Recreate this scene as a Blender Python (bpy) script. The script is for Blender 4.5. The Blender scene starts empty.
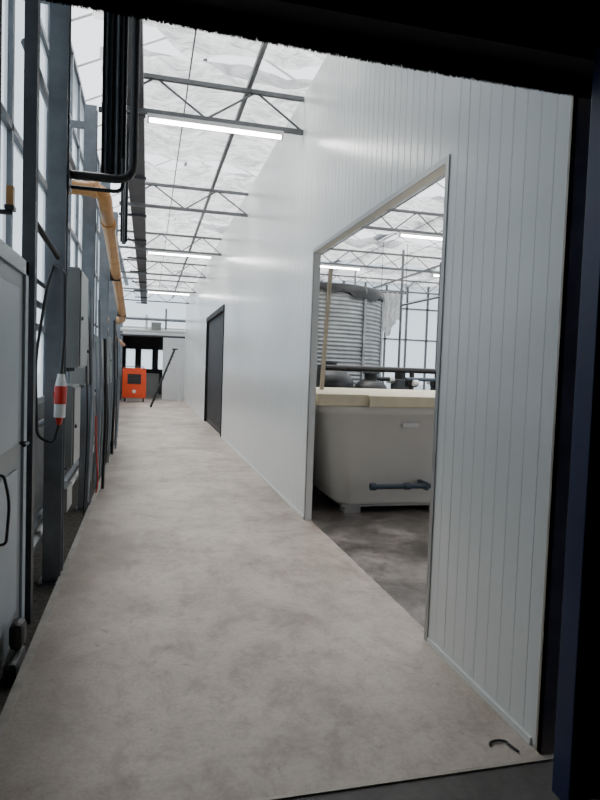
import bpy, math, random
from mathutils import Vector, Matrix, noise
random.seed(4)
SC=bpy.context.scene
# ---------------------------------------------------------------- materials
def mat(name,col,rough=.5,metal=0,var=.0,scale=3.,bump=0.,bscale=20.,col2=None,spec=.5,stretch=None):
    m=bpy.data.materials.new(name); m.use_nodes=True; nt=m.node_tree; p=nt.nodes['Principled BSDF']
    p.inputs['Roughness'].default_value=rough; p.inputs['Metallic'].default_value=metal
    p.inputs['Specular IOR Level'].default_value=spec
    tc=nt.nodes.new('ShaderNodeTexCoord'); mp=nt.nodes.new('ShaderNodeMapping')
    nt.links.new(tc.outputs['Object'],mp.inputs['Vector'])
    if stretch: mp.inputs['Scale'].default_value=stretch
    n=nt.nodes.new('ShaderNodeTexNoise'); n.inputs['Scale'].default_value=scale; n.inputs['Detail'].default_value=8; n.inputs['Roughness'].default_value=.6
    nt.links.new(mp.outputs[0],n.inputs['Vector'])
    r=nt.nodes.new('ShaderNodeValToRGB'); e=r.color_ramp.elements
    e[0].position=.35; e[1].position=.68
    c2=col2 if col2 else tuple(c*(1-var) for c in col)
    e[0].color=(*c2,1); e[1].color=(*col,1)
    nt.links.new(n.outputs['Fac'],r.inputs['Fac']); nt.links.new(r.outputs['Color'],p.inputs['Base Color'])
    if bump:
        n2=nt.nodes.new('ShaderNodeTexNoise'); n2.inputs['Scale'].default_value=bscale; n2.inputs['Detail'].default_value=5
        nt.links.new(tc.outputs['Object'],n2.inputs['Vector'])
        b=nt.nodes.new('ShaderNodeBump'); b.inputs['Strength'].default_value=bump; b.inputs['Distance'].default_value=.01
        nt.links.new(n2.outputs['Fac'],b.inputs['Height']); nt.links.new(b.outputs[0],p.inputs['Normal'])
    return m
def emit(name,col,s):
    m=bpy.data.materials.new(name); m.use_nodes=True; p=m.node_tree.nodes['Principled BSDF']
    p.inputs['Base Color'].default_value=(*col,1); p.inputs['Emission Color'].default_value=(*col,1); p.inputs['Emission Strength'].default_value=s
    return m
def mixmat(name,kinds,facs):
    m=bpy.data.materials.new(name); m.use_nodes=True; nt=m.node_tree; out=nt.nodes['Material Output']
    nt.nodes.remove(nt.nodes['Principled BSDF'])
    def sh(k):
        s=nt.nodes.new('ShaderNodeBsdf'+k[0]); s.inputs['Color'].default_value=(*k[1],1)
        if len(k)>2: s.inputs['Roughness'].default_value=k[2]
        return s
    cur=sh(kinds[0])
    for k,f in zip(kinds[1:],facs):
        mx=nt.nodes.new('ShaderNodeMixShader'); mx.inputs[0].default_value=f
        nt.links.new(cur.outputs[0],mx.inputs[1]); nt.links.new(sh(k).outputs[0],mx.inputs[2]); cur=mx
    nt.links.new(cur.outputs[0],out.inputs['Surface']); return m

M={}
M['panel']=mat('panel_white',(.80,.81,.785),.25,0,.04,.8,.03,3)
M['trim']=mat('trim_aluminium',(.40,.40,.39),.4,.5,.1,5)
M['trimbrown']=mat('trim_brown_grey',(.50,.44,.37),.5,.1,.3,6)
M['black']=mat('black_paint',(.008,.008,.009),.7,0,.3,6)
M['slat']=mat('shutter_black',(.014,.014,.016),.6,0,.2,6)
M['rubber']=mat('black_rubber',(.012,.012,.013),.45,0,.3,10)
M['blue']=mat('dark_blue_paint',(.014,.026,.09),.5,0,.2,3)
M['steel']=mat('galvanised_steel',(.22,.24,.265),.45,.4,.25,7)
M['steeld']=mat('steel_dark',(.07,.074,.082),.5,.4,.3,7)
M['trusssteel']=mat('truss_steel',(.17,.175,.18),.5,.4,.25,7)
M['box']=mat('grey_enclosure',(.27,.28,.27),.45,0,.12,5)
M['door']=mat('door_pale',(.30,.34,.37),.4,0,.1,3)
M['doorp']=mat('door_panel',(.18,.20,.21),.4,0,.1,3)
M['orange']=mat('ochre_gas_pipe',(.52,.25,.075),.4,0,.3,6)
M['red']=mat('red_plastic',(.6,.03,.02),.35,0,.1,6)
M['white']=mat('white_plastic',(.75,.75,.73),.4,0,.08,6)
M['machine']=mat('machine_orange_red',(.85,.085,.02),.4,0,.1,6)
M['silo']=mat('silo_zinc',(.40,.42,.43),.45,.5,.3,4)
M['tub']=mat('tub_polyethylene',(.90,.88,.83),.45,0,.06,2,.03,4)
M['pallet']=mat('pallet_plastic',(.40,.39,.37),.6,0,.2,4)
M['lid']=mat('lid_cream',(.80,.70,.50),.6,0,.12,4)
M['wood']=mat('wood_plank',(.34,.29,.23),.6,0,.4,6,stretch=(8,8,1))
M['bluegrey']=mat('pvc_pipe_bluegrey',(.05,.07,.10),.35,0,.15,5)
M['gravel']=mat('gravel_dirt',(.10,.09,.075),.9,0,.6,25,.8,60)
M['lowwall']=mat('base_wall',(.12,.125,.13),.7,0,.4,4,.2,20)
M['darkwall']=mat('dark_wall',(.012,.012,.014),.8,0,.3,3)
M['farroom']=mat('far_room_wall',(.10,.10,.105),.8,0,.3,1)
M['farwhite']=mat('far_wall_white',(.76,.78,.78),.5,0,.06,2)
M['grass']=mat('outside_ground',(.10,.11,.09),.9,0,.5,1)
M['edging']=mat('slab_edging',(.34,.31,.28),.7,0,.3,8)
M['light_blocker']=mat('light_blocker_grey',(.20,.20,.20),.6,0,.1,2)  # for the unseen slab added to block roof light
M['tube']=emit('tube_light',(1,.98,.94),36)
M['glass']=mixmat('roof_glass',[('Transparent',(.96,.98,.99)),('Glossy',(.9,.9,.9),.05)],[.04])
M['poly']=mixmat('diffusing_glass',[('Transparent',(.66,.75,.83)),('Translucent',(.52,.60,.67)),('Glossy',(.8,.8,.8),.2)],[.65,.06])
def cloth_mat():
    m=bpy.data.materials.new('shade_cloth'); m.use_nodes=True; nt=m.node_tree; L=nt.links.new; out=nt.nodes['Material Output']
    nt.nodes.remove(nt.nodes['Principled BSDF'])
    tc=nt.nodes.new('ShaderNodeTexCoord')
    def N(st,sc,dist):
        mp=nt.nodes.new('ShaderNodeMapping'); mp.inputs['Scale'].default_value=st; L(tc.outputs['Object'],mp.inputs[0])
        n=nt.nodes.new('ShaderNodeTexNoise'); n.inputs['Scale'].default_value=sc; n.inputs['Detail'].default_value=7; n.inputs['Roughness'].default_value=.65; n.inputs['Distortion'].default_value=dist; L(mp.outputs[0],n.inputs[0]); return n
    n=N((1.,6.,2),2.2,1.4); k=N((1.6,1.,1),1.6,2.5)
    r=nt.nodes.new('ShaderNodeValToRGB'); e=r.color_ramp.elements; e[0].position=.40; e[0].color=(.66,.665,.67,1); e[1].position=.56; e[1].color=(.98,.98,.985,1); L(n.outputs['Fac'],r.inputs[0])  # noise ramps paint fold shading into the cloth colour as darker wrinkles
    r2=nt.nodes.new('ShaderNodeValToRGB'); e=r2.color_ramp.elements; e[0].position=.38; e[0].color=(.84,.845,.85,1); e[1].position=.55; e[1].color=(1,1,1,1); L(k.outputs['Fac'],r2.inputs[0])
    mx=nt.nodes.new('ShaderNodeMix'); mx.data_type='RGBA'; mx.blend_type='MULTIPLY'; mx.inputs[0].default_value=1; L(r.outputs[0],mx.inputs[6]); L(r2.outputs[0],mx.inputs[7])
    b=nt.nodes.new('ShaderNodeBump'); b.inputs['Strength'].default_value=1; b.inputs['Distance'].default_value=.1; L(n.outputs['Fac'],b.inputs['Height'])
    d=nt.nodes.new('ShaderNodeBsdfDiffuse'); t=nt.nodes.new('ShaderNodeBsdfTranslucent'); tr=nt.nodes.new('ShaderNodeBsdfTransparent')
    for q in(d,t): L(mx.outputs[2],q.inputs['Color']); L(b.outputs[0],q.inputs['Normal'])
    m1=nt.nodes.new('ShaderNodeMixShader'); m1.inputs[0].default_value=.66; L(d.outputs[0],m1.inputs[1]); L(t.outputs[0],m1.inputs[2])
    m2=nt.nodes.new('ShaderNodeMixShader'); m2.inputs[0].default_value=.05; L(m1.outputs[0],m2.inputs[1]); L(tr.outputs[0],m2.inputs[2]); L(m2.outputs[0],out.inputs['Surface'])
    return m
M['cloth']=cloth_mat()

def floor_mat(name,light,mid,dark,rough,s1,k1,k2,edge=None):
    m=bpy.data.materials.new(name); m.use_nodes=True; nt=m.node_tree; p=nt.nodes['Principled BSDF']; L=nt.links.new
    tc=nt.nodes.new('ShaderNodeTexCoord')
    def N(scale,det,rg,st=(1,1,1)):
        mp=nt.nodes.new('ShaderNodeMapping'); mp.inputs['Scale'].default_value=st; L(tc.outputs['Object'],mp.inputs[0])
        n=nt.nodes.new('ShaderNodeTexNoise'); n.inputs['Scale'].default_value=scale; n.inputs['Detail'].default_value=det; n.inputs['Roughness'].default_value=rg
        n.inputs['Distortion'].default_value=.4; L(mp.outputs[0],n.inputs[0]); return n
    a=N(s1,10,.66); r=nt.nodes.new('ShaderNodeValToRGB'); e=r.color_ramp.elements
    e[0].position=.35; e[0].color=(*dark,1); e[1].position=.64; e[1].color=(*light,1)
    x=e.new(.5); x.color=(*mid,1); L(a.outputs['Fac'],r.inputs[0])
    b=N(5.5,12,.75,(1,.7,1)); r2=nt.nodes.new('ShaderNodeValToRGB'); r2.color_ramp.elements[0].position=.38; r2.color_ramp.elements[0].color=(.62,.57,.52,1); r2.color_ramp.elements[1].position=.54; r2.color_ramp.elements[1].color=(1,1,1,1); L(b.outputs['Fac'],r2.inputs[0])
    mx=nt.nodes.new('ShaderNodeMix'); mx.data_type='RGBA'; mx.blend_type='MULTIPLY'; mx.inputs[0].default_value=k1
    L(r.outputs[0],mx.inputs[6]); L(r2.outputs[0],mx.inputs[7])
    c=N(45,6,.7); r3=nt.nodes.new('ShaderNodeValToRGB'); r3.color_ramp.elements[0].position=.3; r3.color_ramp.elements[0].color=(.75,.75,.75,1); r3.color_ramp.elements[1].position=.6; r3.color_ramp.elements[1].color=(1.0,1.0,1.0,1); L(c.outputs['Fac'],r3.inputs[0])
    m2=nt.nodes.new('ShaderNodeMix'); m2.data_type='RGBA'; m2.blend_type='MULTIPLY'; m2.inputs[0].default_value=k2
    L(mx.outputs[2],m2.inputs[6]); L(r3.outputs[0],m2.inputs[7]); last=m2.outputs[2]
    # small dark scuffs and drips
    s=N(11,4,.55,(1,.8,1)); r5=nt.nodes.new('ShaderNodeValToRGB'); r5.color_ramp.elements[0].position=.66; r5.color_ramp.elements[0].color=(1,1,1,1); r5.color_ramp.elements[1].position=.74; r5.color_ramp.elements[1].color=(.62,.57,.52,1); L(s.outputs['Fac'],r5.inputs[0])
    m5=nt.nodes.new('ShaderNodeMix'); m5.data_type='RGBA'; m5.blend_type='MULTIPLY'; m5.inputs[0].default_value=.8; L(last,m5.inputs[6]); L(r5.outputs[0],m5.inputs[7]); last=m5.outputs[2]
    if edge is not None:
        # dirt gathered along the slab's edge by the services channel
        sx=nt.nodes.new('ShaderNodeSeparateXYZ'); L(tc.outputs['Object'],sx.inputs[0])
        ad=nt.nodes.new('ShaderNodeMath'); ad.operation='MULTIPLY_ADD'; L(b.outputs['Fac'],ad.inputs[0]); ad.inputs[1].default_value=-.9; L(sx.outputs['X'],ad.inputs[2])
        mr=nt.nodes.new('ShaderNodeMapRange'); mr.inputs['From Min'].default_value=edge-.45; mr.inputs['From Max'].default_value=edge-.05; mr.inputs['To Min'].default_value=.62; mr.inputs['To Max'].default_value=1; L(ad.outputs[0],mr.inputs['Value'])
        m4=nt.nodes.new('ShaderNodeMix'); m4.data_type='RGBA'; m4.blend_type='MULTIPLY'; m4.inputs[0].default_value=1; L(last,m4.inputs[6]); L(mr.outputs[0],m4.inputs[7]); last=m4.outputs[2]
    L(last,p.inputs['Base Color'])
    p.inputs['Roughness'].default_value=rough
    bp=nt.nodes.new('ShaderNodeBump'); bp.inputs['Strength'].default_value=.25; bp.inputs['Distance'].default_value=.01
    L(c.outputs['Fac'],bp.inputs['Height']); L(bp.outputs[0],p.inputs['Normal'])
    return m
M['floor']=floor_mat('concrete_pale',(.58,.50,.43),(.48,.405,.345),(.35,.29,.24),.5,1.1,.6,.7,-.5)
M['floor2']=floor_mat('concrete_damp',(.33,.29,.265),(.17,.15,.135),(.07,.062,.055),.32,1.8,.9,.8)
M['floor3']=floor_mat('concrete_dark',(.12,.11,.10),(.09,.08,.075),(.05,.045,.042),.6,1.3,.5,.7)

# ---------------------------------------------------------------- mesh builder
class B:
    def __init__(s): s.v=[];s.f=[];s.m=[];s.mats=[];s.sm=[]
    def mi(s,k):
        if k not in s.mats: s.mats.append(k)
        return s.mats.index(k)
    def add(s,vs,fs,k,smooth=False):
        o=len(s.v); s.v+= [tuple(v) for v in vs]
        i=s.mi(k)
        for f in fs: s.f.append([o+a for a in f]); s.m.append(i); s.sm.append(smooth)
    def box(s,x0,x1,y0,y1,z0,z1,k):
        v=[(x,y,z) for z in(z0,z1) for y in(y0,y1) for x in(x0,x1)]
        s.add(v,[(0,2,3,1),(4,5,7,6),(0,1,5,4),(2,6,7,3),(0,4,6,2),(1,3,7,5)],k); return s
    def cyl(s,p0,p1,r,k,n=12,r1=None):
        p0=Vector(p0);p1=Vector(p1);d=(p1-p0)
        if d.length<1e-6: return s
        d.normalize(); a=Vector((0,0,1)) if abs(d.z)<.9 else Vector((1,0,0))
        u=d.cross(a).normalized(); w=d.cross(u); r1=r if r1 is None else r1
        vs=[];
        for p,rr in((p0,r),(p1,r1)):
            for i in range(n):
                t=2*math.pi*i/n; vs.append(p+u*math.cos(t)*rr+w*math.sin(t)*rr)
        s.add(vs,[(i,n+i,n+(i+1)%n,(i+1)%n) for i in range(n)],k,True)
        s.add(vs,[tuple(range(n)),tuple(range(2*n-1,n-1,-1))],k); return s
    def sweep(s,pts,r,k,n=10):
        pts=[Vector(p) for p in pts]; rings=[]; prev=None
        for i,p in enumerate(pts):
            d=(pts[min(i+1,len(pts)-1)]-pts[max(i-1,0)]).normalized()
            if prev is None:
                a=Vector((0,0,1)) if abs(d.z)<.9 else Vector((1,0,0)); u=d.cross(a).normalized()
            else: u=(prev-d*prev.dot(d)).normalized()
            prev=u; w=d.cross(u)
            rings.append([p+u*math.cos(2*math.pi*j/n)*r+w*math.sin(2*math.pi*j/n)*r for j in range(n)])
        vs=[v for q in rings for v in q]; fs=[]
        for i in range(len(rings)-1):
            for j in range(n): fs.append((i*n+j,i*n+(j+1)%n,(i+1)*n+(j+1)%n,(i+1)*n+j))
        s.add(vs,fs,k,True); s.add(vs,[tuple(range(n-1,-1,-1)),tuple(range(len(vs)-n,len(vs)))],k); return s
    def bent(s,pts,r,k,br=.08,n=10):
        P=[Vector(p) for p in pts]; out=[P[0]]
        for i in range(1,len(P)-1):
            a=(P[i-1]-P[i]); b=(P[i+1]-P[i]); q=min(br,a.length*.45,b.length*.45)
            A=P[i]+a.normalized()*q; C=P[i]+b.normalized()*q
            for t in[0,.25,.5,.75,1]: out.append(A*(1-t)**2+P[i]*2*t*(1-t)+C*t*t)
        out.append(P[-1]); return s.sweep(out,r,k,n)
    def make(s,name,bevel=0,parent=None,fixn=True):
        me=bpy.data.meshes.new(name); me.from_pydata(s.v,[],s.f)
        for k in s.mats: me.materials.append(M[k])
        for p,i,sm in zip(me.polygons,s.m,s.sm): p.material_index=i; p.use_smooth=sm
        me.update(); o=bpy.data.objects.new(name,me); SC.collection.objects.link(o)
        if fixn:
            import bmesh
            bm=bmesh.new(); bm.from_mesh(me); bmesh.ops.recalc_face_normals(bm,faces=bm.faces); bm.to_mesh(me); bm.free()
        if bevel:
            b=o.modifiers.new('bevel','BEVEL'); b.width=bevel; b.segments=2; b.limit_method='ANGLE'; b.angle_limit=math.radians(50)
        if parent: o.parent=parent
        return o
def empty(name):
    o=bpy.data.objects.new(name,None); SC.collection.objects.link(o); return o

WX=1.56; WT=.06; WH=4.45; YF=27.0; WY=2.03; YW=12.0; XF=-1.25
TR=[6.4,10.1,13.8,17.5,21.2,24.9]
# ---------------------------------------------------------------- floors
b=B(); b.box(-.53,WX+WT,1.985,YF,-.12,0,'floor'); b.box(XF,-.53,YW,YF,-.12,0,'floor'); b.make('floor_corridor')
B().box(WX+WT,12,2.02,20,-.12,-.002,'floor2').make('floor_tank_room')
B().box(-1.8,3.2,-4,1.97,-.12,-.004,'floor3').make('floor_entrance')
B().box(-.95,-.57,2.0,YW,-.14,-.05,'gravel').make('floor_side_channel')
B().box(-.57,-.53,2.0,YW,-.12,.008,'edging').make('trim_slab_edge')
B().box(-.43,1.62,1.97,1.985,-.12,.003,'trimbrown').make('trim_threshold')
B().box(-60,60,-40,90,-.3,-.2,'grass').make('ground_outside')

# ---------------------------------------------------------------- panel wall
def ribbed(b,y0,y1,z0,z1,x=WX,t=WT,k='panel',pitch=.125,g=.0017,w=.008):
    ys=[y0]; xs=[x]
    n=int((y1-y0)/pitch)
    for i in range(1,n+1):
        c=y0+i*pitch
        if c+w>y1-.01: break
        gg=g*(2.2 if i%8==0 else 1)
        ys+= [c-w/2,c,c+w/2]; xs+=[x,x+gg,x]
    ys.append(y1); xs.append(x)
    vs=[];
    for a,c in zip(xs,ys): vs+=[(a,c,z0),(a,c,z1)]
    fs=[(2*i,2*i+2,2*i+3,2*i+1) for i in range(len(xs)-1)]
    b.add(vs,fs,k)
    b.add([(x,y0,z0),(x+t,y0,z0),(x+t,y0,z1),(x,y0,z1),(x,y1,z0),(x+t,y1,z0),(x+t,y1,z1),(x,y1,z1)],
          [(0,3,2,1),(4,5,6,7),(1,2,6,5),(3,7,6,2),(0,1,5,4)],k)
b=B()
D0,D1,DH=3.04,5.76,2.67
R0_,R1_,RH=12.9,16.8,2.85
ribbed(b,WY,D0,0,WH,pitch=.1); ribbed(b,D0,D1,DH,WH,pitch=.1); ribbed(b,D1,R0_,0,WH,pitch=.2)
ribbed(b,R0_,R1_,RH,WH,pitch=.25); ribbed(b,R1_,YF,0,WH,pitch=.5)
b.make('wall_right',fixn=False)
B().box(WX-.006,WX+WT+.006,WY-.022,WY,0,WH,'trimbrown').box(WX-.006,WX-.001,WY-.022,WY+.012,0,WH,'trimbrown').make('trim_wall_end')
t=B()
for (y0,y1) in((D0-.001,D0+.012),(D1-.012,D1+.001)): t.box(WX-.006,WX+WT+.006,y0,y1,0,DH,'panel')
t.box(WX-.006,WX+WT+.006,D0,D1,DH-.012,DH+.001,'panel')
t.box(WX-.007,WX-.001,D0-.025,D0+.012,0,DH+.025,'trim'); t.box(WX-.007,WX-.001,D1-.012,D1+.025,0,DH+.025,'trim'); t.box(WX-.0072,WX-.001,D0-.025,D1+.025,DH-.012,DH+.025,'trim')
t.make('trim_door_opening')
t=B(); t.box(WX-.012,WX-.001,2.07,D0-.036,0,.03,'panel'); t.box(WX-.012,WX-.001,D1+.036,R0_-.04,0,.03,'panel'); t.box(WX-.012,WX-.001,R1_+.04,YF-.02,0,.03,'panel'); t.make('baseboard_right')
r=B()
z=.12
while z<RH-.16:
    r.box(WX+.045,WX+.065,R0_+.05,R1_-.05,z,z+.088,'slat'); r.cyl((WX+.055,R0_+.05,z+.0915),(WX+.055,R1_-.05,z+.0915),.010,'slat',6); z+=.095
r.box(WX-.02,WX+.09,R0_+.001,R0_+.05,0,RH-.05,'black').box(WX-.02,WX+.09,R1_-.05,R1_-.001,0,RH-.05,'black').box(WX-.03,WX+.09,R0_+.001,R1_-.001,RH-.12,RH-.001,'black')
r.box(WX+.04,WX+.07,R0_+.05,R1_-.05,.0,.12,'rubber')
r.make('roller_shutter_door')

# ---------------------------------------------------------------- entrance (dark room around the camera)
LZ=2.59
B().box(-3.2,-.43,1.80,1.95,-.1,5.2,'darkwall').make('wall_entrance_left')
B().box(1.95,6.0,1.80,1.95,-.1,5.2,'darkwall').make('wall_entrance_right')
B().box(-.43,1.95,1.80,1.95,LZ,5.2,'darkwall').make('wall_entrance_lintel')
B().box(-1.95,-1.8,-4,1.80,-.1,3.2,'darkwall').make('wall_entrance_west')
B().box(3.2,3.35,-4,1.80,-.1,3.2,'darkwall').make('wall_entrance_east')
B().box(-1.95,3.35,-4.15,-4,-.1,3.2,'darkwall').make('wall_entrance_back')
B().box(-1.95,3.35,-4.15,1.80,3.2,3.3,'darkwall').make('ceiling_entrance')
d=B()
d.box(1.46,2.75,1.72,1.78,.02,2.9,'blue')
for i in range(8): d.box(1.53+i*.15,1.61+i*.15,1.705,1.725,.08,2.85,'blue')
d.box(1.44,1.49,1.70,1.79,.02,2.9,'blue'); d.box(1.60,1.64,1.66,1.705,.95,1.2,'steeld')
d.make('sliding_door_leaf',.004)
s=B(); s.box(-.43,1.75,1.90,1.94,LZ-.025,LZ,'rubber')
n=1500
for i in range(n):
    x=-.43+2.18*(i+.5)/n; dz=.030+.012*math.sin(x*1.6)+random.uniform(-.003,.003); w=.0022
    for yy in(1.915,1.925): s.add([(x-w,yy,LZ-.02),(x+w,yy,LZ-.02),(x+w*.4+random.uniform(-.002,.002),yy,LZ-.025-dz),(x-w*.4,yy,LZ-.025-dz)],[(0,1,2,3)],'rubber')
s.make('brush_seal',fixn=False)
# unseen opaque slab added over the first bay to darken the near end
B().box(-.95,8,1.95,4.75,4.56,4.62,'light_blocker').make('ceiling_light_blocker')

# ---------------------------------------------------------------- roof
XL,XR=-.95,12.0
def truss(y,x0,x1,name):
    b=B(); zb,zt=4.03,4.42
    b.box(x0,x1,y-.025,y+.025,zb,zb+.045,'trusssteel'); b.box(x0,x1,y-.025,y+.025,zt-.04,zt,'trusssteel')
    n=max(2,round((x1-x0)/.85)); st=(x1-x0)/n
    for i in range(n):
        a=x0+i*st; b.cyl((a,y,zb+.03),(a+st/2,y,zt-.02),.012,'trusssteel',8); b.cyl((a+st/2,y,zt-.02),(a+st,y,zb+.03),.012,'trusssteel',8)
    return b.make(name)
for y in TR:
    truss(y,-.50 if y<YW else -1.1,WX-.003,'roof_truss')
    if y<19: truss(y,WX+WT+.003,11.9,'roof_truss')
b=B(); 
for x in(.97,4.2,7.6,10.8): b.box(x-.022,x+.022,2.1,YF if x<2 else 20,4.44,4.49,'trusssteel')
for x in(-.2,.35,2.6,3.4,5.3,6.3,8.6): b.cyl((x,2.1,4.5),(x,YF if x<2 else 20,4.5),.008,'trusssteel',6)
b.make('roof_purlins')
b=B(); g=B()
ridge=5.75; eave=4.95; sp=3.25
x=XL
while x<XR-.1:
    xm=x+sp/2; x2=x+sp
    b.box(x-.07,x+.07,2.0,YF,eave-.08,eave,'steel'); b.box(xm-.025,xm+.025,2.0,YF,ridge-.03,ridge+.02,'steel')
    y=2.0
    while y<YF:
        b.cyl((x,y,eave),(xm,y,ridge),.016,'white',6); b.cyl((xm,y,ridge),(x2,y,eave),.016,'white',6); y+=.95
    g.add([(x,2,eave),(xm,2,ridge),(xm,YF,ridge),(x,YF,eave),(x2,2,eave),(x2,YF,eave)],[(0,1,2,3),(1,4,5,2)],'glass')
    x=x2
b.box(XR-.05,XR+.05,2.0,YF,eave-.08,eave,'steel')
b.make('roof_glazing_bars'); g.make('ceiling_glass_roof',fixn=False)
def cloth(x0,x1,y0,y1,seed):
    nx=max(8,int((x1-x0)/.07)); ny=int((y1-y0)/.025); vs=[];fs=[]
    per=.46
    for j in range(ny+1):
        for i in range(nx+1):
            x=x0+(x1-x0)*i/nx; y=y0+(y1-y0)*j/ny
            q=noise.noise(Vector((x*.7,y*.8,seed)))
            ph=(y-y0)/per*2*math.pi+q*3.0
            s_=math.sin(ph)
            z=4.76+.13*(abs(s_)**.6*(1 if s_>0 else -1))*.8+.07*noise.noise(Vector((x*2.1,y*3.,seed+9)))+.06*noise.noise(Vector((x*4,y*10,seed)))
            z+= -.07*abs(math.sin((x+.2)*math.pi/1.1))
            vs.append((x,y+.04*q+.10*noise.noise(Vector((x*2.5,seed,1.)))*(1 if j in(0,ny) else .5),max(z,4.535)))
    for j in range(ny):
        for i in range(nx): a=j*(nx+1)+i; fs.append((a,a+1,a+nx+2,a+nx+1))
    b=B(); b.add(vs,fs,'cloth',True); return b.make('shade_cloth',fixn=False)
ys=[4.75]+TR
for k,y in enumerate(ys):
    ye=(ys[k+1] if k+1<len(ys) else YF)
    cloth(-.55,WX+.6,y+.25,y+(ye-y)*.86,k*3.7)
    if y<19: cloth(WX+.75,11.5,y+.30,y+(ye-y)*.70,k*3.7+50)
def lamp(xc,y,z=3.985,L=1.4):
    b=B(); b.box(xc-L/2,xc+L/2,y-.04,y+.04,z,z+.04,'white'); b.cyl((xc-L/2+.02,y,z-.012),(xc+L/2-.02,y,z-.012),.02,'tube',10)
    b.box(xc-L/2,xc-L/2+.02,y-.035,y+.035,z-.035,z,'white'); b.box(xc+L/2-.02,xc+L/2,y-.035,y+.035,z-.035,z,'white')
    return b.make('tube_lamp')
for y in(6.4,13.8,21.2): lamp(.64,y)
for (x,y) in((5.0,10.1),(8.0,10.1),(4.2,13.8),(7.5,13.8),(5.,6.4)): lamp(x,y)

# ---------------------------------------------------------------- left side
WL=-.86; LW=1.15
b=B()
b.box(WL-.08,WL,2.0,YW,-.14,LW,'lowwall').box(XF-.08,WL,YW-.08,YW,-.14,LW,'lowwall').box(XF-.08,XF,YW,YF,-.14,LW,'lowwall'); b.make('wall_left')
b=B(); g=B()
y=2.02
while y<YF:
    X=WL if y<YW else XF
    b.box(X-.05,X,y-.025,y+.025,LW,4.9,'steel'); y+=.733
for z in(LW,1.75,2.95,4.1,4.85):
    b.box(WL-.05,WL,2.0,YW,z,z+.05,'steel'); b.box(XF-.05,XF,YW,YF,z,z+.05,'steel')
b.make('window_1_frame')
g.add([(WL-.03,2.0,LW),(WL-.03,YW,LW),(WL-.03,YW,4.9),(WL-.03,2.0,4.9),(XF-.03,YW,LW),(XF-.03,YW,4.9),(XF-.03,YF,LW),(XF-.03,YF,4.9)],[(0,1,2,3),(1,4,5,2),(4,6,7,5)],'poly'); g.make('window_1',fixn=False)
y=4.4
while y<YF:
    dx=0 if y<YW else -.5
    b=B(); b.box(dx-.68,dx-.56,y-.01,y+.0,0-.05,4.12,'steel').box(dx-.68,dx-.56,y+.11,y+.12,-.05,4.12,'steel').box(dx-.625,dx-.615,y,y+.11,-.05,4.12,'steel')
    b.box(dx-.71,dx-.57,y-.03,y+.14,-.05,-.035,'steel'); b.box(WL+dx*.8,dx-.68,y+.03,y+.08,3.9,3.96,'steel')
    b.make('steel_column'); y+=2.2
B().box(-.71,-.64,3.74,3.82,-.05,4.1,'steeld').make('steel_post')
b=B(); b.box(-.34,-.10,2.1,YF,4.13,4.16,'steeld').box(-.34,-.325,2.1,YF,4.16,4.32,'steeld').box(-.115,-.10,2.1,YF,4.16,4.32,'steeld')
y=4.4
while y<YF: b.box(-.55,-.08,y+.03,y+.08,4.09,4.13,'steeld'); y+=2.2
for i in range(5): b.cyl((-.31+i*.045,2.1,4.185),(-.31+i*.045,YF,4.185),.018,'rubber',6)
b.make('cable_tray')
def vtray(x0,x1,y,z0,z1):
    b=B(); b.box(x0,x1,y+.05,y+.06,z0,z1,'steeld').box(x0,x0+.008,y,y+.06,z0,z1,'steeld').box(x1-.008,x1,y,y+.06,z0,z1,'steeld')
    for i in range(4): b.cyl((x0+.025+i*(x1-x0-.05)/3,y+.035,z0-.03),(x0+.025+i*(x1-x0-.05)/3,y+.035,z1),.012,'rubber' if i%2 else 'steel',6)
    b.make('cable_riser')
vtray(-.36,-.19,4.62,2.86,4.12); vtray(-.34,-.26,7.2,2.9,4.12)
b=B(); b.bent([(-.545,4.5,2.8),(-.13,4.5,2.8),(-.13,4.5,4.08)],.03,'rubber',.12); b.bent([(-.545,4.52,2.72),(-.20,4.52,2.72),(-.20,4.52,2.95)],.014,'rubber',.06)
b.box(-.552,-.545,4.40,4.56,2.68,2.86,'steeld'); b.make('black_pipe')
b=B(); b.bent([(-.84,6.3,3.20),(-.455,6.3,3.20),(-.455,6.75,3.08),(-.465,11.4,2.36),(-.50,11.9,2.33),(-1.0,12.3,2.3),(-1.0,26,2.3)],.068,'orange',.16,14)
b.cyl((-.51,6.28,3.20),(-.57,6.3,3.20),.08,'orange',14); b.cyl((-.455,6.95,3.048),(-.455,7.08,3.026),.08,'orange',14)
for y,z in((8.9,2.74),(11.1,2.41)): b.box(-.545,-.40,y,y+.03,z-.075,z+.075,'steeld')
b.make('gas_pipe')
b=B()
for x,z,r,k in((-.73,.28,.028,'white'),(-.73,.40,.028,'steel'),(-.75,1.05,.02,'steel'),(-.76,1.9,.025,'steel'),(-.75,2.05,.016,'rubber'),(-.75,3.4,.03,'steel')):
    b.cyl((x,4.0,z),(x,11.95,z),r,k,8)
b.make('service_pipes')
def enclosure(x0,x1,y0,y1,z0,z1,name='electrical_enclosure'):
    b=B(); b.box(x0,x1,y0,y1,z0,z1,'box'); b.box(x1,x1+.012,y0+.015,y1-.015,z0+.015,z1-.015,'box')
    b.cyl((x1+.01,y0+.06,(z0+z1)/2),(x1+.025,y0+.06,(z0+z1)/2),.014,'rubber',10)
    for i in range(3): 
        y=y0+.12+i*(y1-y0-.24)/2; b.cyl((x0+.07,y,z0-.03),(x0+.07,y,z0),.018,'rubber',8)
    b.box(x0-.03,x0,y0+.05,y0+.08,z0,z1,'steel').box(x0-.03,x0,y1-.08,y1-.05,z0,z1,'steel')
    return b.make(name,.005)
enclosure(-.66,-.50,4.72,5.25,1.46,2.20); enclosure(-.66,-.53,4.68,5.10,.72,1.33)
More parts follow.
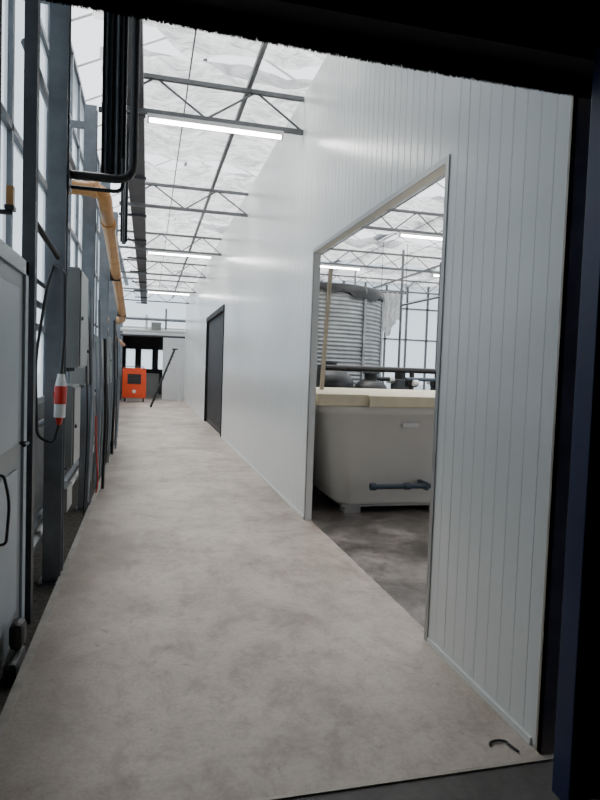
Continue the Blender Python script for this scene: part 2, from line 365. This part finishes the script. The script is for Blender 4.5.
enclosure(-.66,-.54,5.6,6.0,1.3,1.9); enclosure(-.66,-.54,7.2,7.7,1.2,1.8); enclosure(-.66,-.56,9.4,9.9,1.2,1.9)
B().box(-.66,-.56,4.70,5.0,.38,.56,'box').box(-.62,-.60,4.8,4.82,.56,.68,'rubber').make('junction_box',.006)
b=B(); b.bent([(-.62,4.36,2.15),(-.55,4.30,2.1),(-.54,4.28,1.7),(-.56,4.28,1.42)],.01,'rubber',.1)
b.bent([(-.57,4.28,1.08),(-.60,4.27,.95),(-.70,4.25,1.0),(-.72,4.26,1.5),(-.66,4.3,2.0),(-.63,4.37,2.15)],.01,'rubber',.14)
b.cyl((-.56,4.28,1.42),(-.562,4.28,1.34),.022,'white',12,.036); b.cyl((-.562,4.28,1.34),(-.565,4.28,1.22),.040,'red',16); b.cyl((-.565,4.28,1.22),(-.568,4.28,1.13),.036,'white',14); b.cyl((-.568,4.28,1.13),(-.57,4.28,1.08),.026,'red',12,.015)
b.box(-.605,-.53,4.262,4.298,1.26,1.30,'red'); b.make('power_plug_connector')
b=B()
for i in range(22):
    y=5.35+i*.29+random.uniform(-.1,.1); x=-.52+random.uniform(-.02,.03); zt=random.uniform(1.2,2.2); zb=random.uniform(.0,.4)
    b.bent([(x,y,zt),(x+.02,y+.1,(zt+zb)/2),(x,y+.05,zb)],random.choice([.008,.012,.018]),random.choice(['rubber','rubber','steel','steel']),.2,8)
b.make('hanging_hoses')
B().bent([(-.47,6.0,1.0),(-.465,6.02,.7),(-.45,6.15,.35),(-.48,6.3,.2)],.007,'red',.1).make('red_hose')
b=B(); X=-.71
b.box(X,X+.05,2.60,2.66,-.05,2.05,'door').box(X,X+.05,3.60,3.68,-.05,2.05,'door').box(X,X+.05,2.6,3.68,1.97,2.05,'door')
b.box(X+.005,X+.035,2.66,3.60,-.03,1.97,'doorp'); b.box(X+.035,X+.046,2.78,3.46,1.05,1.88,'door'); b.box(X+.035,X+.046,2.78,3.46,.15,.92,'door')
b.cyl((X+.04,3.54,1.05),(X+.08,3.54,1.05),.01,'steeld',8); b.cyl((X+.08,3.54,1.05),(X+.08,3.44,1.05),.01,'steeld',8)
b.make('door_1',.003)
B().bent([(-.655,2.92,.98),(-.62,2.93,.98),(-.60,2.96,.85),(-.61,2.94,.66),(-.655,2.93,.66)],.007,'rubber',.12).make('black_cable_loop')
b=B(); b.cyl((-.72,3.9,2.40),(-.60,4.34,2.2),.02,'rubber',8); b.make('diagonal_brace')
b=B(); b.box(-.655,-.625,3.08,3.12,2.22,2.31,'orange').box(-.66,-.62,3.07,3.13,2.20,2.22,'rubber').box(-.86,-.63,3.09,3.11,2.18,2.20,'rubber').make('warning_light')
b=B(); b.box(-.64,-.57,3.02,3.26,-.05,.06,'rubber').box(-.64,-.57,3.14,3.26,.06,.2,'rubber'); b.make('rubber_boot',.03)

b=B(); pts=[]
for i in range(14):
    a=math.pi*(-.1+1.15*i/13); pts.append((1.42+.040*math.cos(a),2.09+.022*math.sin(a),.008))
pts=[(1.47,2.03,.008)]+pts; b.sweep(pts,.005,'rubber',8); b.make('wire_hook')

# ---------------------------------------------------------------- far end
b=B(); b.box(.62,WX+WT,YF,YF+.1,0,2.8,'farwhite').box(XF,WX+WT,YF,YF+.1,2.8,3.15,'farwhite'); b.make('wall_far')
b=B(); b.add([(XF,YF+.05,3.15),(WX+WT,YF+.05,3.15),(WX+WT,YF+.05,5.3),(XF,YF+.05,5.3)],[(0,1,2,3)],'poly'); b.make('window_2',fixn=False)
b=B(); b.box(-1.3,3.,YF,YF+5,-.1,0,'floor').make('floor_far_room')
b=B(); b.box(-1.4,-1.3,YF+.1,YF+5,0,3,'darkwall').box(3,3.1,YF+.1,YF+5,0,3,'darkwall').box(-1.4,3.1,YF+.1,YF+5,3,3.1,'darkwall').make('wall_far_room')
b=B(); b.box(-1.4,3.1,YF+5,YF+5.1,0,1.3,'farroom').box(-1.4,3.1,YF+5,YF+5.1,2.3,3,'farroom')
for x in(-1.4,-.65,.2,1.0): b.box(x,x+.3,YF+5,YF+5.1,1.3,2.3,'farroom')
b.add([(-1.4,YF+5.05,1.3),(3.1,YF+5.05,1.3),(3.1,YF+5.05,2.3),(-1.4,YF+5.05,2.3)],[(0,1,2,3)],'poly')
b.box(-.2,.5,YF+2,YF+2.6,0,1.1,'box')
b.make('wall_far_room_back')
b=B(); b.cyl((-1.2,26.2,2.95),(1.5,26.2,2.95),.07,'white',14); b.cyl((-1.2,26.0,2.72),(1.5,26.0,2.72),.045,'steeld',12); b.cyl((-.1,26.2,2.95),(-.1,26.2,3.6),.05,'white'); b.cyl((.7,26.2,2.95),(.7,26.2,3.9),.04,'steel'); b.cyl((-1.1,25.8,3.4),(1.5,25.8,3.4),.06,'steel',12)
b.box(.1,.5,26.0,26.4,3.0,3.3,'box'); b.make('ventilation_pipes')
b=B(); x0,x1,y0,y1=-.98,-.06,25.0,25.6
b.box(x0,x1,y0,y1,.16,1.30,'machine'); b.box(x0+.03,x1-.03,y0+.03,y1-.03,1.30,1.36,'machine')
b.box(x0+.2,x1-.2,y0-.012,y0,.72,1.12,'rubber'); b.box(x0+.12,x1-.12,y0-.01,y0,.24,.56,'machine')
for i in range(6): b.box(x0+.22,x1-.22,y0-.022,y0-.01,.74+i*.06,.765+i*.06,'steeld')
b.cyl(((x0+x1)/2,y0-.02,.42),((x0+x1)/2,y0,.42),.07,'white',16)
for x in(x0+.1,x1-.1):
    for y in(y0+.1,y1-.1): b.cyl((x-.025,y,.075),(x+.025,y,.075),.075,'rubber',14); b.box(x-.03,x+.03,y-.03,y+.03,.12,.17,'steeld')
b.bent([(x0+.1,y0+.05,1.3),(x0+.1,y0-.1,1.42),(x1-.1,y0-.1,1.42),(x1-.1,y0+.05,1.3)],.015,'steeld',.05)
b.make('mobile_heater',.01)
b=B()
for yy in(21.9,22.35):
    b.cyl((.12,yy,0.0),(.92,yy+.0,2.1),.032,'rubber',8)
    b.cyl((1.15,yy,0.0),(.95,yy,2.05),.012,'white',8)
for i in range(1,8):
    t=i/8; x=.12+.8*t; b.box(x-.02,x+.06,21.9,22.35,2.1*t-.012,2.1*t+.012,'rubber')
b.box(.83,1.02,21.88,22.37,2.08,2.12,'rubber'); b.cyl((1.05,21.9,1.05),(1.05,22.35,1.05),.010,'white',6)
b.make('stepladder')

# ---------------------------------------------------------------- tank room
b=B(); g=B()
b.box(WX+WT,12,20,20.1,-.1,.5,'lowwall').make('wall_back'); 
b=B()
x=WX+WT+.1
while x<12: b.box(x-.03,x+.03,19.96,20.04,.5,4.9,'trusssteel'); x+=.8
for z in(.5,1.6,2.7,3.8,4.85): b.box(WX+WT,12,19.96,20.04,z,z+.05,'trusssteel')
b.make('window_3_frame')
g.add([(WX+WT,20.02,.5),(12,20.02,.5),(12,20.02,5.6),(WX+WT,20.02,5.6)],[(0,1,2,3)],'poly'); g.make('window_3',fixn=False)
b=B(); y=2.1
b.box(12,12.1,2,20,-.1,.5,'lowwall').make('wall_east')
b=B()
while y<20: b.box(11.96,12.04,y-.03,y+.03,.5,4.9,'trusssteel'); y+=.8
for z in(.5,1.6,2.7,3.8,4.85): b.box(11.96,12.04,2,20,z,z+.05,'trusssteel')
b.make('window_4_frame')
g=B(); g.add([(12.02,2,.5),(12.02,20,.5),(12.02,20,4.9),(12.02,2,4.9)],[(0,1,2,3)],'poly'); g.make('window_4',fixn=False)

def rrect(x0,x1,y0,y1,r,z,n=8):
    out=[]
    for cx,cy,a0 in((x1-r,y0+r,-90),(x1-r,y1-r,0),(x0+r,y1-r,90),(x0+r,y0+r,180)):
        for i in range(n+1):
            a=math.radians(a0+90*i/n); out.append((cx+r*math.cos(a),cy+r*math.sin(a),z))
    return out
def loft(b,secs,k,cap=True):
    n=len(secs[0]); vs=[v for s_ in secs for v in s_]; fs=[]
    for i in range(len(secs)-1):
        for j in range(n): fs.append((i*n+j,i*n+(j+1)%n,(i+1)*n+(j+1)%n,(i+1)*n+j))
    b.add(vs,fs,k,True)
    if cap: b.add(secs[0],[tuple(range(n-1,-1,-1))],k); b.add(secs[-1],[tuple(range(n))],k)
P=empty('fish_tank'); P.location=(0,-.12,0)
b=B(); loft(b,[rrect(2.00,4.2,6.09,8.2,.16,.10),rrect(1.94,4.26,6.04,8.26,.18,.14),rrect(1.80,4.42,5.98,8.34,.22,1.06),rrect(1.75,4.47,5.93,8.39,.24,1.07),rrect(1.75,4.47,5.93,8.39,.24,1.15)],'tub')
b.make('body',parent=P)
b=B()
for x in(2.06,3.05,3.95): 
    for y in(6.12,7.1,8.0): b.box(x,x+.18,y,y+.16,0,.07,'pallet')
b.box(2.02,4.24,6.10,8.22,.07,.10,'pallet'); b.make('pallet',parent=P)
b=B(); b.box(1.66,2.20,5.90,8.40,1.155,1.275,'lid').box(2.21,4.50,5.86,7.2,1.152,1.268,'lid').box(2.21,4.50,7.22,8.42,1.152,1.268,'lid'); b.make('lid_boards',.008,P)
b=B(); b.cyl((2.28,5.86,.33),(3.6,5.86,.33),.027,'bluegrey',14); b.cyl((2.24,5.86,.33),(2.30,5.86,.33),.038,'bluegrey',14); b.cyl((2.62,5.86,.33),(2.68,5.86,.33),.035,'bluegrey',14)
b.bent([(3.55,5.86,.33),(3.75,5.86,.33),(3.75,6.2,.33)],.027,'bluegrey',.08); b.box(2.85,2.88,5.83,6.06,.29,.37,'bluegrey'); b.make('drain_pipe',parent=P)
B().box(2.62,2.80,5.960,5.975,.94,.985,'white').make('label_plate',parent=P)
b=B(); 
v0=Vector((2.04,6.95,1.276)); v1=Vector((2.13,7.05,2.75)); hw=.024
b.add([v0+Vector(a) for a in((-hw,0,0),(hw,0,0),(hw,.03,0),(-hw,.03,0))]+[v1+Vector(a) for a in((-hw,0,0),(hw,0,0),(hw,.03,0),(-hw,.03,0))],[(0,1,2,3),(4,5,6,7),(0,1,5,4),(1,2,6,5),(2,3,7,6),(3,0,4,7)],'wood'); b.make('wooden_plank')
b=B(); cx,cy,R_=3.15,12.2,1.6; secs=[]; n=72; z=0.
while z<3.05:
    for dz,dr in((0,0),(.019,.012),(.038,0),(.057,-.012)):
        secs.append([((R_+dr)*math.cos(2*math.pi*i/n)+cx,(R_+dr)*math.sin(2*math.pi*i/n)+cy,z+dz) for i in range(n)])
    z+=.076
secs=[[(max(p[0],WX+WT+.02),p[1],p[2]) for p in s_] for s_ in secs]
loft(b,secs,'silo')
for i in range(0,n,6):
    a=2*math.pi*i/n; x=cx+(R_+.02)*math.cos(a); y=cy+(R_+.02)*math.sin(a)
    if x>WX+WT+.1: b.box(x-.02,x+.02,y-.02,y+.02,0,3.08,'silo')
sec=[]
for zz,rr in((2.93,.05),(3.0,.045),(3.09,.04),(3.13,.0),(3.18,-.5)):
    sec.append([(max((R_+rr)*math.cos(2*math.pi*i/n)+cx,WX+WT+.02),(R_+rr)*math.sin(2*math.pi*i/n)+cy,zz+(.05*math.sin(i*1.7)+.05*math.sin(i*.6) if zz<2.97 else 0)) for i in range(n)])
loft(b,sec,'rubber'); b.make('corrugated_water_silo')
def ball(b,c,r,k,sz=1,n=20,m=12):
    secs=[]
    for j in range(m+1):
        a=-math.pi/2+math.pi*j/m; rr=max(r*math.cos(a),.001); secs.append([(c[0]+rr*math.cos(2*math.pi*i/n),c[1]+rr*math.sin(2*math.pi*i/n),c[2]+r*sz*math.sin(a)) for i in range(n)])
    loft(b,secs,k)
def sandfilter(x,y,r,h):
    b=B(); b.cyl((x,y,0),(x,y,.12),r*.8,'rubber',24); b.cyl((x,y,.12),(x,y,h-r*.6),r,'rubber',28); ball(b,(x,y,h-r*.6),r,'rubber',.75); b.cyl((x,y,h-.02),(x,y,h+.12),.11,'rubber',16); b.cyl((x,y,h+.12),(x,y,h+.15),.14,'steeld',16)
    b.cyl((x+.1,y,h+.04),(x+.35,y,h+.04),.04,'rubber',10); b.cyl((x-r-.02,y,h-r),(x-r+.05,y,h-r),.06,'white',12)
    b.make('filter_vessel')
sandfilter(2.95,9.6,.40,1.52); sandfilter(3.75,9.8,.30,1.36)
b=B(); b.cyl((2.6,9.0,1.56),(7.2,9.0,1.56),.045,'rubber',12)
for x in(4.15,4.6,5.3,6.1): b.cyl((x,9.0,0),(x,9.0,1.56),.04,'rubber',12); b.cyl((x-.09,9.,1.36),(x+.09,9.,1.36),.07,'rubber',12); b.cyl((x,8.85,1.36),(x,9.0,1.36),.02,'white',8); b.cyl((x-.04,8.85,1.36),(x+.04,8.85,1.36),.05,'white',12)
b.cyl((4.0,8.9,1.42),(6.6,8.9,1.42),.03,'bluegrey',10); b.cyl((2.6,9.,0),(2.6,9.,1.6),.045,'rubber',12); b.cyl((7.2,9.,0),(7.2,9.,1.6),.045,'rubber',12)
b.make('manifold_piping')
b=B()
for x in(4.45,5.25,6.05): b.box(x-.12,x+.12,10.0,10.3,0,1.40,'steeld'); b.cyl((x,10.15,1.40),(x,10.15,1.55),.1,'rubber',14); b.cyl((x-.25,10.15,1.38),(x-.12,10.15,1.38),.06,'white',12)
b.make('pump_set',.01)
b=B()
for x,y in((5.0,11.5),(5.05,9.8),(6.3,12.4),(4.85,14.)): b.cyl((x,y,0),(x,y,4.02),.025,'trusssteel',10)
b.cyl((5.0,11.5,2.9),(5.05,9.8,2.9),.02,'trusssteel',8)
b.make('support_posts')
b=B(); vs=[];fs=[]
for j in range(11):
    for i in range(21): x=5.2+.5*i/20; vs.append((x,13.0+.08*math.sin(i*1.3+j*.15),3.35-.8*j/10-.2*math.sin(i*.31)*(j/10)))
for j in range(10):
    for i in range(20): a=j*21+i; fs.append((a,a+1,a+22,a+21))
b.add(vs,fs,'cloth',True); b.cyl((5.1,13,3.36),(5.8,13,3.36),.02,'trusssteel',8); b.cyl((5.15,13,3.36),(5.15,13,4.5),.006,'rubber',6); b.cyl((5.75,13,3.36),(5.75,13,4.5),.006,'rubber',6); b.make('hanging_cloth',fixn=False)
b=B(); b.box(1.72,2.2,2.45,2.95,.0,2.0,'black').box(1.71,1.72,2.46,2.94,.05,1.98,'black').cyl((1.70,2.6,1.0),(1.72,2.6,1.0),.02,'steeld'); b.make('dark_cabinet',.006)

# ---------------------------------------------------------------- world + sun + camera
w=bpy.data.worlds.new('overcast'); SC.world=w; w.use_nodes=True
bg=w.node_tree.nodes['Background']; bg.inputs[0].default_value=(.95,.97,1,1); bg.inputs[1].default_value=2.7
sl=bpy.data.lights.new('sun','SUN'); sl.energy=8; sl.angle=math.radians(50); sl.color=(1,.97,.93)
so=bpy.data.objects.new('sun',sl); SC.collection.objects.link(so); so.rotation_euler=(math.radians(-18),math.radians(-14),0)
f=600.0; H=1.5
psi=math.radians(14.3); th=math.radians(2.83); ro=math.radians(2.0)
F=Vector((math.sin(psi)*math.cos(th),math.cos(psi)*math.cos(th),-math.sin(th)))
R0=Vector((math.cos(psi),-math.sin(psi),0)); U0=R0.cross(F)
R=R0*math.cos(ro)+U0*math.sin(ro); U=U0*math.cos(ro)-R0*math.sin(ro)
cam=bpy.data.cameras.new('camera'); co=bpy.data.objects.new('camera',cam); SC.collection.objects.link(co)
Mx=Matrix((R,U,-F)).transposed().to_4x4(); Mx.translation=Vector((0,0,H)); co.matrix_world=Mx
cam.sensor_fit='VERTICAL'; cam.sensor_height=36; cam.lens=27; cam.clip_start=.05
SC.camera=co
